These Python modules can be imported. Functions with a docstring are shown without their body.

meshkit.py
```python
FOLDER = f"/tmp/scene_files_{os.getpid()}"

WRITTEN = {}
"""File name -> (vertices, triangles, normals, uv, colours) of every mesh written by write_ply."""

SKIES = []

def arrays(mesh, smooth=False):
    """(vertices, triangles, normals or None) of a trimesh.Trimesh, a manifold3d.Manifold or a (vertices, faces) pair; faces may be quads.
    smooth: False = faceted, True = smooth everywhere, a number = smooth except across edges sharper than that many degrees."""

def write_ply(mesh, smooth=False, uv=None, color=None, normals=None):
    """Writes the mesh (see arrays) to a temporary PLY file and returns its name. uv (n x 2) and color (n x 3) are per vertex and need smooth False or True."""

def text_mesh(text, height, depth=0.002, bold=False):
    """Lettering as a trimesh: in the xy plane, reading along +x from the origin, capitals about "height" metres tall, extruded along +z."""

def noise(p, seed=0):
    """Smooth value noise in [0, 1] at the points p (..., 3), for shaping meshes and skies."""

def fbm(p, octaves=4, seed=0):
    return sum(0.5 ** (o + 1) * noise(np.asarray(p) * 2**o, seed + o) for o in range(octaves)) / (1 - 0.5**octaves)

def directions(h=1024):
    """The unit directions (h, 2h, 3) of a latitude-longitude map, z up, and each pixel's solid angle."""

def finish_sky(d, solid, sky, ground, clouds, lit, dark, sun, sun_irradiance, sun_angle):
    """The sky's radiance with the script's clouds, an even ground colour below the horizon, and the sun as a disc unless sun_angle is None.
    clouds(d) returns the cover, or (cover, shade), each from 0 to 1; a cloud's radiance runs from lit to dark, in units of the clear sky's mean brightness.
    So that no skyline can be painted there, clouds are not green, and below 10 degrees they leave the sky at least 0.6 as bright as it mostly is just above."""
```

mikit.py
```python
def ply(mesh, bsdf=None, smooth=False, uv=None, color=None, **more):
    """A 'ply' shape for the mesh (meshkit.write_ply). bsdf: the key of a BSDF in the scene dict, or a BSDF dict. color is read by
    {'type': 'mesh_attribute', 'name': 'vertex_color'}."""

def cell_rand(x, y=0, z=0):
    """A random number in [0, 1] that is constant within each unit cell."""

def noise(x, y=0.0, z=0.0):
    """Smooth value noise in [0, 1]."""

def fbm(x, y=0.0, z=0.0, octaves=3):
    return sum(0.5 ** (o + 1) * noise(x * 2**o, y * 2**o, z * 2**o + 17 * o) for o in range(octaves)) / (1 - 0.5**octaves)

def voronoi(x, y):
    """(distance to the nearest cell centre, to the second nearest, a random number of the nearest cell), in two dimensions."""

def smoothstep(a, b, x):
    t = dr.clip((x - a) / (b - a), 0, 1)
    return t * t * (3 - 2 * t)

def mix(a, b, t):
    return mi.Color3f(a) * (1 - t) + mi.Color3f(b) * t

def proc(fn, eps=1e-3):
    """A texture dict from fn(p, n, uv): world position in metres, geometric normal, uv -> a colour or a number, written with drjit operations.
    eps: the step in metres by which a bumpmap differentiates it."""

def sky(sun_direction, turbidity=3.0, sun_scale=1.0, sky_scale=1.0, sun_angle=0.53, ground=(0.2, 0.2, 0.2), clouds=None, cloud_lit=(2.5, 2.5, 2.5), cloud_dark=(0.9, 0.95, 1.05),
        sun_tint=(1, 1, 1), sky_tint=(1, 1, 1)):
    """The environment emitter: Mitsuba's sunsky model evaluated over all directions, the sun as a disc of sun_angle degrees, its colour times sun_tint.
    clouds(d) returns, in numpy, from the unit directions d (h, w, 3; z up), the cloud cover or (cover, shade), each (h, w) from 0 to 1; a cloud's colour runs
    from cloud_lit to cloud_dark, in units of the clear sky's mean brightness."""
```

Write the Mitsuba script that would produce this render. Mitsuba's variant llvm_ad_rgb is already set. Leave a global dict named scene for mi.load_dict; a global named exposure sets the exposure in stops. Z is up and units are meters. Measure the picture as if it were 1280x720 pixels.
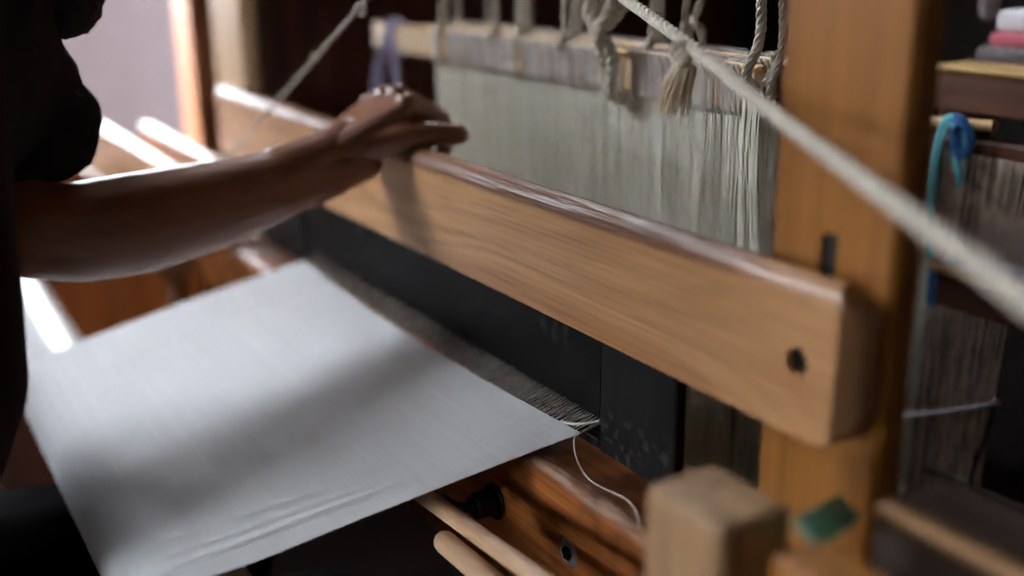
import math, random
import numpy as np, trimesh, manifold3d as m3
import drjit as dr, mitsuba as mi, mikit, meshkit
from shapely.geometry import Polygon
from mikit import fbm, noise, smoothstep, mix, cell_rand, voronoi

rng = np.random.default_rng(7); random.seed(7)
scene, labels = {}, {}
exposure = 0.0

# ------------------------------------------------------------------ camera, sky
FOC, PITCH, ROLL, HEAD = 1385.5, 0.30076, -0.010638, 0.54309
CAM = np.array([0.648, -0.473, 1.144])
_r = np.array([math.sin(HEAD), math.cos(HEAD), 0]); _f = np.array([-math.cos(HEAD), math.sin(HEAD), 0]); _z = np.array([0, 0, 1.0])
_F = math.cos(PITCH) * _f - math.sin(PITCH) * _z
_U = math.sin(PITCH) * _f + math.cos(PITCH) * _z
_R = _r * math.cos(ROLL) + _U * math.sin(ROLL)
_U = np.cross(_R, _F)
_M = np.eye(4); _M[:3, 0], _M[:3, 1], _M[:3, 2], _M[:3, 3] = -_R, _U, _F, CAM
scene['camera'] = {'type': 'thinlens', 'fov': math.degrees(2 * math.atan(640 / FOC)), 'fov_axis': 'x', 'aperture_radius': 0.0125,
                   'focus_distance': 0.89, 'near_clip': 0.02, 'far_clip': 200.0, 'to_world': mi.ScalarTransform4f(_M.tolist())}
def overcast(d):
    n = meshkit.fbm(d * 2.5, 4, 3)
    return np.full(d.shape[:2], 0.93), np.clip(0.15 + 0.7 * (n - 0.5), 0, 1)
scene['sky'] = mikit.sky((0.6, 0.5, 0.6), sun_scale=0.0, sky_scale=1.0, clouds=overcast, cloud_lit=(1.58, 1.64, 1.74), cloud_dark=(1.12, 1.18, 1.28), ground=(0.15, 0.14, 0.13))
exposure = 7.86

# ------------------------------------------------------------------ colours and materials
def L(r, g, b):
    c = np.array([r, g, b]) / 255.0
    return tuple(float(x) for x in np.where(c < 0.04045, c / 12.92, ((c + 0.055) / 1.055) ** 2.4))
def mat(key, color, rough=0.6, bump=None, bscale=0.001, **kw):
    d = {'type': 'principled', 'base_color': color if isinstance(color, dict) else {'type': 'rgb', 'value': list(color)}, 'roughness': rough, **kw}
    if bump: d = {'type': 'bumpmap', 'arbitrary': bump, 'scale': bscale, 'bsdf': d}
    scene['mat_' + key] = {'type': 'twosided', 'bsdf': d}
def axes(p, ax):
    return (p.x, p.y, p.z) if ax == 0 else (p.y, p.x, p.z) if ax == 1 else (p.z, p.x, p.y)
def grain(p, ax, s=1.0):
    a, b, c = axes(p, ax)
    w = fbm(a * 3 * s, b * 14 * s, c * 14 * s, 2)
    ring = fbm(a * 1.5 * s + w * 0.6, b * 45 * s + w * 5, c * 45 * s + w * 5, 3)
    fine = fbm(a * 14 * s, b * 420 * s, c * 420 * s, 2)
    return ring, fine, w
def wood(dark, light, ax, s=1.0, contrast=1.0, extra=None):
    dark, light = L(*dark), L(*light)
    def fn(p, n, uv):
        ring, fine, w = grain(p, ax, s)
        t = dr.clip(0.5 + contrast * ((ring - 0.5) * 1.5 + (fine - 0.5) * 0.7 + (w - 0.5) * 0.6), 0, 1)
        col = mix(dark, light, t)
        return extra(p, col, ring, fine, w) if extra else col
    return mikit.proc(fn)
def wood_bump(ax, s=1.0):
    def fn(p, n, uv):
        a, b, c = axes(p, ax)
        return fbm(a * 16 * s, b * 380 * s, c * 380 * s, 2)
    return mikit.proc(fn, 4e-4)

def rail_wear(p, col, ring, fine, w):
    top = smoothstep(0.9365, 0.9445, p.z + (w - 0.5) * 0.006)               # hand-polished darker rounding
    end = smoothstep(0.09, 0.19, p.x)
    col = mix(col, mi.Color3f(*L(104, 58, 36)) * (0.7 + 0.6 * fine), top * (1 - 0.75 * end) * 0.85)
    pits = smoothstep(0.74, 0.80, fbm(p.x * 20, p.y * 300, p.z * 300, 2))
    return col * (1 - 0.13 * pits)
mat('rail', wood((166, 112, 68), (216, 170, 120), 0, 1.0, 0.62, rail_wear), 0.34, wood_bump(0), 0.0009, clearcoat=0.25, clearcoat_gloss=0.75)
mat('sword', wood((126, 74, 22), (172, 112, 40), 2, 0.8, 0.8), 0.5, wood_bump(2), 0.0006)
def race_wear(p, col, ring, fine, w):
    edge = smoothstep(0.740, 0.7505, p.z) * smoothstep(-0.026, -0.038, p.y) * smoothstep(0.25, 0.75, fbm(p.x * 45, p.y * 160, p.z * 160, 3))
    stain = smoothstep(0.45, 0.7, fbm(p.x * 22, p.y * 30, p.z * 16, 3))
    col = mix(col, mi.Color3f(*L(80, 38, 20)), stain * 0.65)
    return mix(col, mi.Color3f(*L(176, 150, 130)), edge * 0.75)
mat('race', wood((112, 58, 26), (176, 106, 54), 0, 0.9, 1.0, race_wear), 0.4, wood_bump(0), 0.0006, clearcoat=0.3, clearcoat_gloss=0.7)
mat('beam_paint', wood((170, 170, 172), (206, 206, 206), 0, 0.6, 0.7), 0.35)
mat('pale_wood_x', wood((188, 160, 122), (226, 202, 166), 0, 1.0, 0.7), 0.45, wood_bump(0), 0.0004)
mat('box_wood', wood((176, 128, 88), (216, 172, 130), 0, 1.0, 0.7), 0.4, clearcoat=0.4, clearcoat_gloss=0.8)
mat('old_wood_x', wood((96, 66, 40), (160, 120, 80), 0, 1.0, 0.9), 0.55)
mat('pale_wood_z', wood((186, 148, 102), (222, 188, 144), 2, 1.0, 0.7), 0.5)
mat('old_wood_z', wood((120, 86, 52), (188, 150, 108), 2, 1.0, 0.8), 0.55)
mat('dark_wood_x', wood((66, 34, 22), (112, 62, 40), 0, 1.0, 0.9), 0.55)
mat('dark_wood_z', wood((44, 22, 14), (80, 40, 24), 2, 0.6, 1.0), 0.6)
mat('orange_wood_z', wood((134, 66, 26), (178, 98, 44), 2, 0.6, 1.0), 0.55)
mat('jamb_wood', wood((124, 74, 42), (152, 102, 64), 2, 0.8, 0.6), 0.5)
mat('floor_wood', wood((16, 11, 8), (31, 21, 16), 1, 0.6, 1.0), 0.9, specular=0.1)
mat('black_wood', wood((26, 24, 23), (58, 54, 51), 0, 1.0, 1.0), 0.5)
def box_lit_edge(p, col, ring, fine, w):
    e = smoothstep(0.846, 0.853, p.z) * smoothstep(-0.018, -0.026, p.y)  # lit front edge of the board, painted in as a lighter strip
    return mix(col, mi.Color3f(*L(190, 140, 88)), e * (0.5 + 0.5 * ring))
mat('box_dark', wood((44, 34, 30), (72, 56, 46), 0, 1.0, 0.9, box_lit_edge), 0.5)
mat('stick', wood((186, 146, 112), (216, 182, 148), 0, 1.0, 0.7), 0.5)
mat('bamboo', wood((190, 146, 84), (222, 184, 118), 0, 1.0, 0.6), 0.4)
def reed_col(p, n, uv):
    s = smoothstep(0.55, 0.8, fbm(p.x * 60, 1.5, p.z * 18, 3)) * smoothstep(0.60, 0.75, noise(p.x * 14, 4.0, p.z * 20))
    return mix(L(34, 33, 33), L(96, 95, 96), s * 0.6)
mat('reed_steel', mikit.proc(reed_col), 0.45, metallic=0.35)
def chalk(p, col, ring, fine, w):
    c = smoothstep(0.5, 0.75, fbm(p.x * 130, 2.0, p.z * 90, 3)) * smoothstep(0.805, 0.775, p.z)
    return mix(col, L(96, 94, 94), c * 0.22)
mat('reed_board', wood((17, 16, 15), (31, 29, 28), 2, 1.0, 1.0, chalk), 0.55, specular=0.12)
def cloth_col(p, n, uv):
    weft = noise(p.y * 900, p.x * 2.0, 1) * 0.05 + smoothstep(0.80, 0.95, noise(p.y * 420, p.x * 2.4, 7)) * 0.03
    warp = noise(p.x * 900, p.y * 2, 5) * 0.05 
    slub = smoothstep(0.75, 0.85, noise(p.y * 500, p.x * 9, 11)) * 0.05
    slub2 = smoothstep(0.84, 0.92, noise(p.y * 300, p.x * 7, 21)) * 0.05
    return mi.Color3f(0.63, 0.645, 0.655) * (0.98 - weft - warp + slub * 0.6 + slub2)
def cloth_bump(p, n, uv):
    return fbm(p.x * 9, p.y * 26, 2, 2) * 1.0 + 0.08 * noise(p.y * 700, p.x * 3, 2)
mat('cloth', mikit.proc(cloth_col), 0.75, mikit.proc(cloth_bump, 1.5e-3), 0.0035, sheen=0.3)
mat('warp', L(214, 208, 198), 0.55)
def heddle_col(p, n, uv):
    t = noise(p.x * 9, 3, 1) * 0.5 + cell_rand(p.x * 180, 0, 2) * 0.5
    return mix(L(196, 196, 178), L(238, 238, 226), t)
mat('heddle', mikit.proc(heddle_col), 0.7)
mat('heddle_loop', mikit.proc(lambda p, n, uv: mix(L(198, 193, 187), L(238, 235, 231), cell_rand(p.x * 190, 0, 4))), 0.7)
mat('brown_thread', L(226, 208, 192), 0.7)
mat('rope', mikit.proc(lambda p, n, uv: mix(L(168, 160, 144), L(214, 208, 194), fbm(p.x * 300, p.y * 300, p.z * 300, 2))), 0.85)
mat('tuft', L(240, 230, 208), 0.8, sheen=0.5)
mat('cord_dark', mikit.proc(lambda p, n, uv: mix(L(166, 156, 140), L(206, 198, 182), fbm(p.x * 300, p.y * 300, p.z * 300, 2))), 0.85)
mat('skin', mikit.proc(lambda p, n, uv: mix(L(114, 68, 46), L(138, 87, 61), fbm(p.x * 60, p.y * 60, p.z * 60, 3))), 0.34, specular=0.6, clearcoat=0.35, clearcoat_gloss=0.55)
mat('nail', L(196, 146, 122), 0.35)
mat('shirt', mikit.proc(lambda p, n, uv: mix(L(22, 18, 18), L(34, 29, 28), fbm(p.x * 50, p.y * 50, p.z * 50, 2))), 0.9, specular=0.08)
mat('sleeve', L(27, 18, 14), 0.9, specular=0.08)
mat('trousers', mikit.proc(lambda p, n, uv: mix(L(6, 6, 7), L(17, 17, 20), smoothstep(0.35, 0.75, fbm(p.x * 30, p.y * 30, p.z * 30, 3)))), 0.9, specular=0.08)
mat('hair', L(17, 12, 10), 0.7, specular=0.15)
mat('eye', L(225, 218, 208), 0.2); mat('iris', L(40, 24, 16), 0.2); mat('lips', L(122, 70, 54), 0.5)
mat('iron', L(44, 42, 42), 0.38, metallic=0.8)
mat('zinc', L(168, 158, 150), 0.45, metallic=0.5)
mat('green_tape', L(112, 184, 152), 0.5)
mat('lilac', L(182, 182, 222), 0.6)
mat('teal', mikit.proc(lambda p, n, uv: mix(L(84, 190, 204), L(140, 222, 228), cell_rand(p.x * 500, p.y * 500, 2))), 0.7)
mat('blue', L(52, 108, 172), 0.7)
mat('white_text', L(240, 240, 246), 0.8); mat('pink_text', L(206, 112, 126), 0.85); mat('grey_text', mikit.proc(lambda p, n, uv: mix(L(90, 82, 84), L(150, 142, 142), cell_rand(p.x * 400, p.y * 400, p.z * 400))), 0.9)
mat('yellow_trim', L(196, 160, 92), 0.5)
mat('grey_metal', L(120, 118, 118), 0.4, metallic=0.6)
mat('strip_paint', L(206, 206, 216), 0.4)
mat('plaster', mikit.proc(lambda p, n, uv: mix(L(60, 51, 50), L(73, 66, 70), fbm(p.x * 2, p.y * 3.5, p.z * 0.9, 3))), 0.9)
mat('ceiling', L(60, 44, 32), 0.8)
mat('earth', L(120, 108, 92), 0.95)
mat('black_rubber', L(24, 23, 23), 0.7)

# ------------------------------------------------------------------ helpers
def key_of(name):
    if name not in scene and name not in labels: return name
    k = 1
    while f'{name}_{k:03d}' in scene or f'{name}_{k:03d}' in labels: k += 1
    return f'{name}_{k:03d}'
def thing(name, label=None, cat=None, group=None, kind=None):
    k = key_of(name); labels[k] = {}
    for a, b in (('label', label), ('category', cat), ('group', group), ('kind', kind)):
        if b: labels[k][a] = b
    return k
def add(mesh, m, parent=None, name=None, label=None, kind=None, smooth=35, **kw):
    """A part under parent (name given), or the mesh of the thing `parent` itself (no name)."""
    k = key_of(parent + '__' + name) if name else parent
    scene[k] = mikit.ply(mesh, 'mat_' + m, smooth=smooth, **kw)
    if name and (label or kind):
        labels[k] = {}
        if label: labels[k]['label'] = label
        if kind: labels[k]['kind'] = kind
    return k
def cat(ms): return trimesh.util.concatenate(ms)
def hull(pts): return trimesh.convex.convex_hull(np.asarray(pts, float))
def box(x0, x1, y0, y1, z0, z1, b=0.003):
    pts = []
    b = min(b, 0.45 * min(x1 - x0, y1 - y0, z1 - z0))
    for x, sx in ((x0, 1), (x1, -1)):
        for y, sy in ((y0, 1), (y1, -1)):
            for z, sz in ((z0, 1), (z1, -1)):
                pts += [(x, y + sy * b, z + sz * b), (x + sx * b, y, z + sz * b), (x + sx * b, y + sy * b, z)]
    return hull(pts)
def rbox(x0, x1, y0, y1, z0, z1, r):
    s = trimesh.creation.icosphere(1).vertices * r
    return hull(np.vstack([s + (x, y, z) for x in (x0 + r, x1 - r) for y in (y0 + r, y1 - r) for z in (z0 + r, z1 - r)]))
def frames(p):
    p = np.asarray(p, float); t = np.gradient(p, axis=0); t /= np.linalg.norm(t, axis=1, keepdims=True) + 1e-12
    a = np.zeros_like(p); h = np.array([0, 0, 1.0]) if abs(t[0][2]) < 0.9 else np.array([1.0, 0, 0])
    a[0] = np.cross(t[0], h); a[0] /= np.linalg.norm(a[0])
    for i in range(1, len(p)):
        v = a[i - 1] - t[i] * (a[i - 1] @ t[i]); a[i] = v / (np.linalg.norm(v) + 1e-12)
    return p, t, a, np.cross(t, a)
def tube(p, r, sides=8, caps=True, flat=1.0):
    p, t, a, b = frames(p); n = len(p); r = np.broadcast_to(r, (n,))
    ang = np.arange(sides) * 2 * np.pi / sides
    v = p[:, None] + r[:, None, None] * (np.cos(ang)[None, :, None] * a[:, None] + flat * np.sin(ang)[None, :, None] * b[:, None])
    v = v.reshape(-1, 3); i, j = np.meshgrid(np.arange(n - 1), np.arange(sides), indexing='ij')
    q = np.stack([i * sides + j, i * sides + (j + 1) % sides, (i + 1) * sides + (j + 1) % sides, (i + 1) * sides + j], -1).reshape(-1, 4)
    f = np.vstack([q[:, [0, 1, 2]], q[:, [0, 2, 3]]])
    if caps:
        v = np.vstack([v, p[:1], p[-1:]]); j = np.arange(sides); k = (j + 1) % sides; o = (n - 1) * sides
        f = np.vstack([f, np.stack([k, j, j * 0 + n * sides], 1), np.stack([o + j, o + k, j * 0 + n * sides + 1], 1)])
    return trimesh.Trimesh(v, f, process=False)
def curve(pts, n=24):
    from scipy.interpolate import CubicSpline
    pts = np.asarray(pts, float); d = np.r_[0, np.cumsum(np.linalg.norm(np.diff(pts, axis=0), axis=1))]
    return CubicSpline(d, pts)(np.linspace(0, d[-1], n)) if len(pts) > 2 else pts[0] + (pts[1] - pts[0]) * np.linspace(0, 1, n)[:, None]
def rope(pts, R, strands=4, pitch=None, sides=7, dense=4):
    """A laid rope: strands twisted round the path, as one mesh."""
    pitch = pitch or R * 7
    d = np.linalg.norm(np.diff(np.asarray(pts, float), axis=0), axis=1).sum()
    n = max(8, int(d / pitch * dense * 3)); p = curve(pts, n); p, t, a, b = frames(p)
    s = np.linspace(0, d, n); out = []
    for k in range(strands):
        ph = s / pitch * 2 * np.pi + 2 * np.pi * k / strands
        out.append(tube(p + 0.44 * R * (np.cos(ph)[:, None] * a + np.sin(ph)[:, None] * b), R * 0.6, sides))
    return cat(out)
def cyl(p0, p1, r, sides=24, b=0.0):
    p0, p1 = np.asarray(p0, float), np.asarray(p1, float)
    if b:
        u = (p1 - p0) / np.linalg.norm(p1 - p0)
        return tube([p0, p0 + u * b * 0.001, p0 + u * b, p1 - u * b, p1 - u * b * 0.001, p1], [r - b, r - b, r, r, r - b, r - b], sides)
    return tube([p0, p1], r, sides)
def threads(lines, r, sides=4):
    """Many thin threads as one mesh; lines: (n, k, 3)."""
    lines = np.asarray(lines, float); n, k, _ = lines.shape
    t = np.gradient(lines, axis=1); t /= np.linalg.norm(t, axis=2, keepdims=True) + 1e-12
    h = np.array([0.31, 0.95, 0.05]); a = np.cross(t, h); l = np.linalg.norm(a, axis=2, keepdims=True)
    a = np.where(l > 0.15, a, np.cross(t, [0.9, -0.1, 0.4])); a /= np.linalg.norm(a, axis=2, keepdims=True)
    b = np.cross(t, a); ang = np.arange(sides) * 2 * np.pi / sides
    v = lines[:, :, None] + r * (np.cos(ang)[:, None] * a[:, :, None] + np.sin(ang)[:, None] * b[:, :, None])
    i, j, m = np.meshgrid(np.arange(n), np.arange(k - 1), np.arange(sides), indexing='ij'); o = i * k * sides
    q = np.stack([o + j * sides + m, o + j * sides + (m + 1) % sides, o + (j + 1) * sides + (m + 1) % sides, o + (j + 1) * sides + m], -1).reshape(-1, 4)
    return trimesh.Trimesh(v.reshape(-1, 3), np.vstack([q[:, [0, 1, 2]], q[:, [0, 2, 3]]]), process=False)
def man(mesh):
    mesh = mesh.copy(); mesh.merge_vertices()
    return m3.Manifold(m3.Mesh(np.asarray(mesh.vertices, np.float32), np.asarray(mesh.faces, np.uint32)))
def tri(m):
    m = m.to_mesh(); return trimesh.Trimesh(np.array(m.vert_properties[:, :3], float), np.array(m.tri_verts), process=False)
def extr(poly, axis, lo, hi):
    """Polygon extruded along a world axis. axis 0: polygon is (y, z); axis 1: (x, z); axis 2: (x, y)."""
    m = trimesh.creation.extrude_polygon(Polygon(poly), hi - lo, engine='earcut'); v = m.vertices.copy(); v[:, 2] += lo
    m.vertices = v[:, [2, 0, 1]] if axis == 0 else v[:, [0, 2, 1]] if axis == 1 else v
    if axis == 1: m.invert()
    return m
def ball(c, r, seg=20): return m3.Manifold.sphere(r, seg).translate(list(map(float, c)))
def chain(pts, rad, seg=20):
    out = None
    for i in range(len(pts) - 1):
        h = m3.Manifold.batch_hull([ball(pts[i], rad[i], seg), ball(pts[i + 1], rad[i + 1], seg)])
        out = h if out is None else out + h
    return out
def blob(spheres, seg=24): return m3.Manifold.batch_hull([ball(c, r, seg) for c, r in spheres])
def soft(m, length, it=12):
    t = tri(m.refine_to_length(length)); trimesh.smoothing.filter_taubin(t, 0.5, 0.52, it); return t

# ------------------------------------------------------------------ the room
XL, XR, YF, YB, ZC = -1.70, 2.3, -1.95, 1.7, 3.15
WY0, WY1, WZ0, WZ1 = -1.75, 0.165, 0.74, 2.50
g = thing('ground_outside', 'bare earth yard outside the window', kind='structure')
add(box(-30, XL - 0.06, -25, 25, -0.3, -0.12, 0.01), 'earth', g)
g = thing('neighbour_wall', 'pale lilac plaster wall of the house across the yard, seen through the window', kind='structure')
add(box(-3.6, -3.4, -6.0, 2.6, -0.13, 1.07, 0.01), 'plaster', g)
def planks(wall, m, spec, gap=0.004, alt=None):
    for i, (lo, hi) in enumerate(spec):
        add(box(lo[0], hi[0], lo[1], hi[1], lo[2], hi[2], 0.004), alt if alt and i % 3 == 1 else m, wall, 'plank', smooth=False)
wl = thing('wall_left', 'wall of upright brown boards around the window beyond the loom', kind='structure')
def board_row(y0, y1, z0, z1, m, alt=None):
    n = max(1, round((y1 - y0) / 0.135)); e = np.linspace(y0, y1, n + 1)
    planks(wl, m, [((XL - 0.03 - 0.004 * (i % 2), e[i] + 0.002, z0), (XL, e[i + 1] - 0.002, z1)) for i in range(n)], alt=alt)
WINS = [(-0.24, 0.165, 0.74, 1.23), (-1.80, -0.82, 1.72, 3.0), (0.38, 1.05, 2.15, 3.0)]  # last opening is unseen, added to light the near cloth and arm rim
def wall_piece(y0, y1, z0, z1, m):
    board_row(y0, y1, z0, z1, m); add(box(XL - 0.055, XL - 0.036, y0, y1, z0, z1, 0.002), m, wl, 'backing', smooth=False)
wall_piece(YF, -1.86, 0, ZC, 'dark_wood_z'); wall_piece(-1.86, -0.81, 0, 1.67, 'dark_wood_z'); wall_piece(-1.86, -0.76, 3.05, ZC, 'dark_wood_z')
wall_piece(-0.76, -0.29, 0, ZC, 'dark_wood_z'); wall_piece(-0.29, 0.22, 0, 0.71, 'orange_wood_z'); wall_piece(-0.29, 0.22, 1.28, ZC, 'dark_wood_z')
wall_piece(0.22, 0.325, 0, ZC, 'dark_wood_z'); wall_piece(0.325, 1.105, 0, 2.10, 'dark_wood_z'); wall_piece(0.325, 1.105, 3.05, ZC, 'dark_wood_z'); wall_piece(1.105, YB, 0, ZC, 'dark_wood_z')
for i, (y0, y1, z0, z1) in enumerate(WINS):
    w = thing(f'window_{i + 1}', ('low open window with an orange-brown wooden frame, lilac wall seen through it', 'high open window beside the weaver', 'small high opening added for light farther along the wall')[i], kind='structure')
    add(box(XL - 0.07, XL + 0.025, y1, y1 + 0.055, z0 - 0.03, z1 + 0.05), 'jamb_wood', w, 'jamb')
    add(box(XL - 0.07, XL + 0.025, y0 - 0.055, y0, z0 - 0.03, z1 + 0.05), 'jamb_wood', w, 'jamb')
    add(box(XL - 0.08, XL + 0.05, y0, y1, z0 - 0.03, z0), 'jamb_wood', w, 'sill')
    add(box(XL - 0.07, XL + 0.025, y0, y1, z1, z1 + 0.05), 'jamb_wood', w, 'head')
def plain_wall(name, label, horiz, fixed, a0, a1):
    w = thing(name, label, kind='structure'); n = round((a1 - a0) / 0.2); e = np.linspace(a0, a1, n + 1)
    for i in range(n):
        lo, hi = e[i] + 0.001, e[i + 1] - 0.001
        add(box(lo, hi, fixed[0], fixed[1] + 0.004 * (i % 2), 0, ZC) if horiz else box(fixed[0] - 0.004 * (i % 2), fixed[1], lo, hi, 0, ZC), 'wall_wood', w, 'plank', smooth=False)
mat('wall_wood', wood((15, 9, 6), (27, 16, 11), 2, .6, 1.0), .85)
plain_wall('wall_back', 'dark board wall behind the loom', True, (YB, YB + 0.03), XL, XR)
W3 = (-0.55, 0.22, 0.60, 1.035)  # unseen opening, added to light rail, sword and block from the front
wf = thing('wall_front', 'dark board wall with an added low wide opening behind the weaver', kind='structure')
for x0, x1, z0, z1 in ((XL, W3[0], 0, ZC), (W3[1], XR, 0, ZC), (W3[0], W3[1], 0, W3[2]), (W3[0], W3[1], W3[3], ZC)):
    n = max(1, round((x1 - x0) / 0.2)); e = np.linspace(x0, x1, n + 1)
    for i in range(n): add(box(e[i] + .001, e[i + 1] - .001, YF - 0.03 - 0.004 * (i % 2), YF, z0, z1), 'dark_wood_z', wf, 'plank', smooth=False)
w = thing('window_4', 'low wide opening added behind the weaver to light the rail', kind='structure')
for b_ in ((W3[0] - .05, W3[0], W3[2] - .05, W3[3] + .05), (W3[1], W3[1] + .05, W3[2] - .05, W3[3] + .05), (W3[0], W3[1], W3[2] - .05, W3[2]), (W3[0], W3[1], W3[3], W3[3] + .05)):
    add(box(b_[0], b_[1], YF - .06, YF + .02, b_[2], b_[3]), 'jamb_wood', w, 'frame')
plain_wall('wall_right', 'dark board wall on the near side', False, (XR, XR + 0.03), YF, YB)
bb_ = thing('added_baseboard_back', 'dark board added along the back wall foot to stop light leaks', kind='structure')
add(box(XL - .1, XR + .1, YB - .02, YB + .08, -.07, .09), 'wall_wood', bb_)  # added to close the gap where daylight leaks in along the floor
tr_ = thing('added_trim_1', 'dark post added in the left back corner to stop light leaks', kind='structure')
add(box(XL - .1, XL + .04, YB - .04, YB + .1, 0, ZC), 'wall_wood', tr_)  # unseen post, added to block daylight leaking through the wall corner
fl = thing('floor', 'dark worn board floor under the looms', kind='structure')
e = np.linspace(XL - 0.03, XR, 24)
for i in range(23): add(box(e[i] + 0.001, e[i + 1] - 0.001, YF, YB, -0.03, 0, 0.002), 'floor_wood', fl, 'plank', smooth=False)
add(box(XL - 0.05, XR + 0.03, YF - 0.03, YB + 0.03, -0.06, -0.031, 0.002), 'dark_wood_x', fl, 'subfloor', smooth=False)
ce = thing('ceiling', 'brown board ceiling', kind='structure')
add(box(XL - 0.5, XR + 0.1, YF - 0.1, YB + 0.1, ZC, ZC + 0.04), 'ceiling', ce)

# ------------------------------------------------------------------ the beater: rail, swords, reed, race beam, shuttle boxes
bt = thing('beater', 'hand-worn wooden beater of the loom with a thick tan rail, dark reed and upright sword', 'loom beater')
pr = [(0, .8515), (.0015, .85), (.0255, .85), (.027, .8515), (.027, .9395)] + [(.0135 + .0135 * math.cos(a), .9395 + .0135 * math.sin(a)) for a in np.linspace(0.15, math.pi - .15, 12)] + [(0, .9395)]
end = [(-.962, .856), (-.956, .850), (.205, .850), (.224, .8535), (.233, .862), (.237, .875), (.237, .933), (.233, .941), (.219, .9545), (.20, .956), (-.95, .956), (-.962, .944)]
rail = man(extr(pr, 0, -1.0, 0.3)) ^ man(extr(end, 1, -0.02, 0.05))
rail = rail ^ man(extr([(-1.0, -.02), (.2165, -.02), (.2285, .0), (.2395, .0215), (.2395, .05), (-1.0, .05)], 2, .8, 1.0))
rail = rail - m3.Manifold.cylinder(0.1, 0.0088, 0.0088, 32).rotate([90, 0, 0]).translate([0.198, 0.05, 0.900])
add(tri(rail), 'rail', bt, 'rail', 'thick tan wooden rail with a polished rounded top', smooth=40)
add(cyl((.198, .0055, .9), (.198, .026, .9), .0084, 24, .001), 'iron', bt, 'peg', 'grey peg in the hole near the end of the rail')
add(cyl((-.93, -.0006, .905), (-.93, .01, .905), .006, 16), 'iron', bt, 'peg', 'small dark peg at the far end of the rail')
sw = man(box(.1375, .239, .031, .056, .60, 2.60, .004))
slot = [(.1815, .945), (.183, .9435), (.1935, .9435), (.195, .945), (.195, .972), (.1935, .9735), (.183, .9735), (.1815, .972)]
add(tri(sw - man(extr(slot, 1, 0.02, 0.08))), 'sword', bt, 'sword', 'broad orange-brown upright with a slot, behind the near end of the rail')
add(box(-1.062, -.925, .031, .056, .60, 2.60, .004), 'pale_wood_z', bt, 'sword', 'far upright at the left end of the rail')
add(box(.1818, .1947, .0335, .055, .9438, .9732, .0005), 'black_rubber', bt, 'slot_shade')  # black fill standing in for the shade inside the slot
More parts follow.
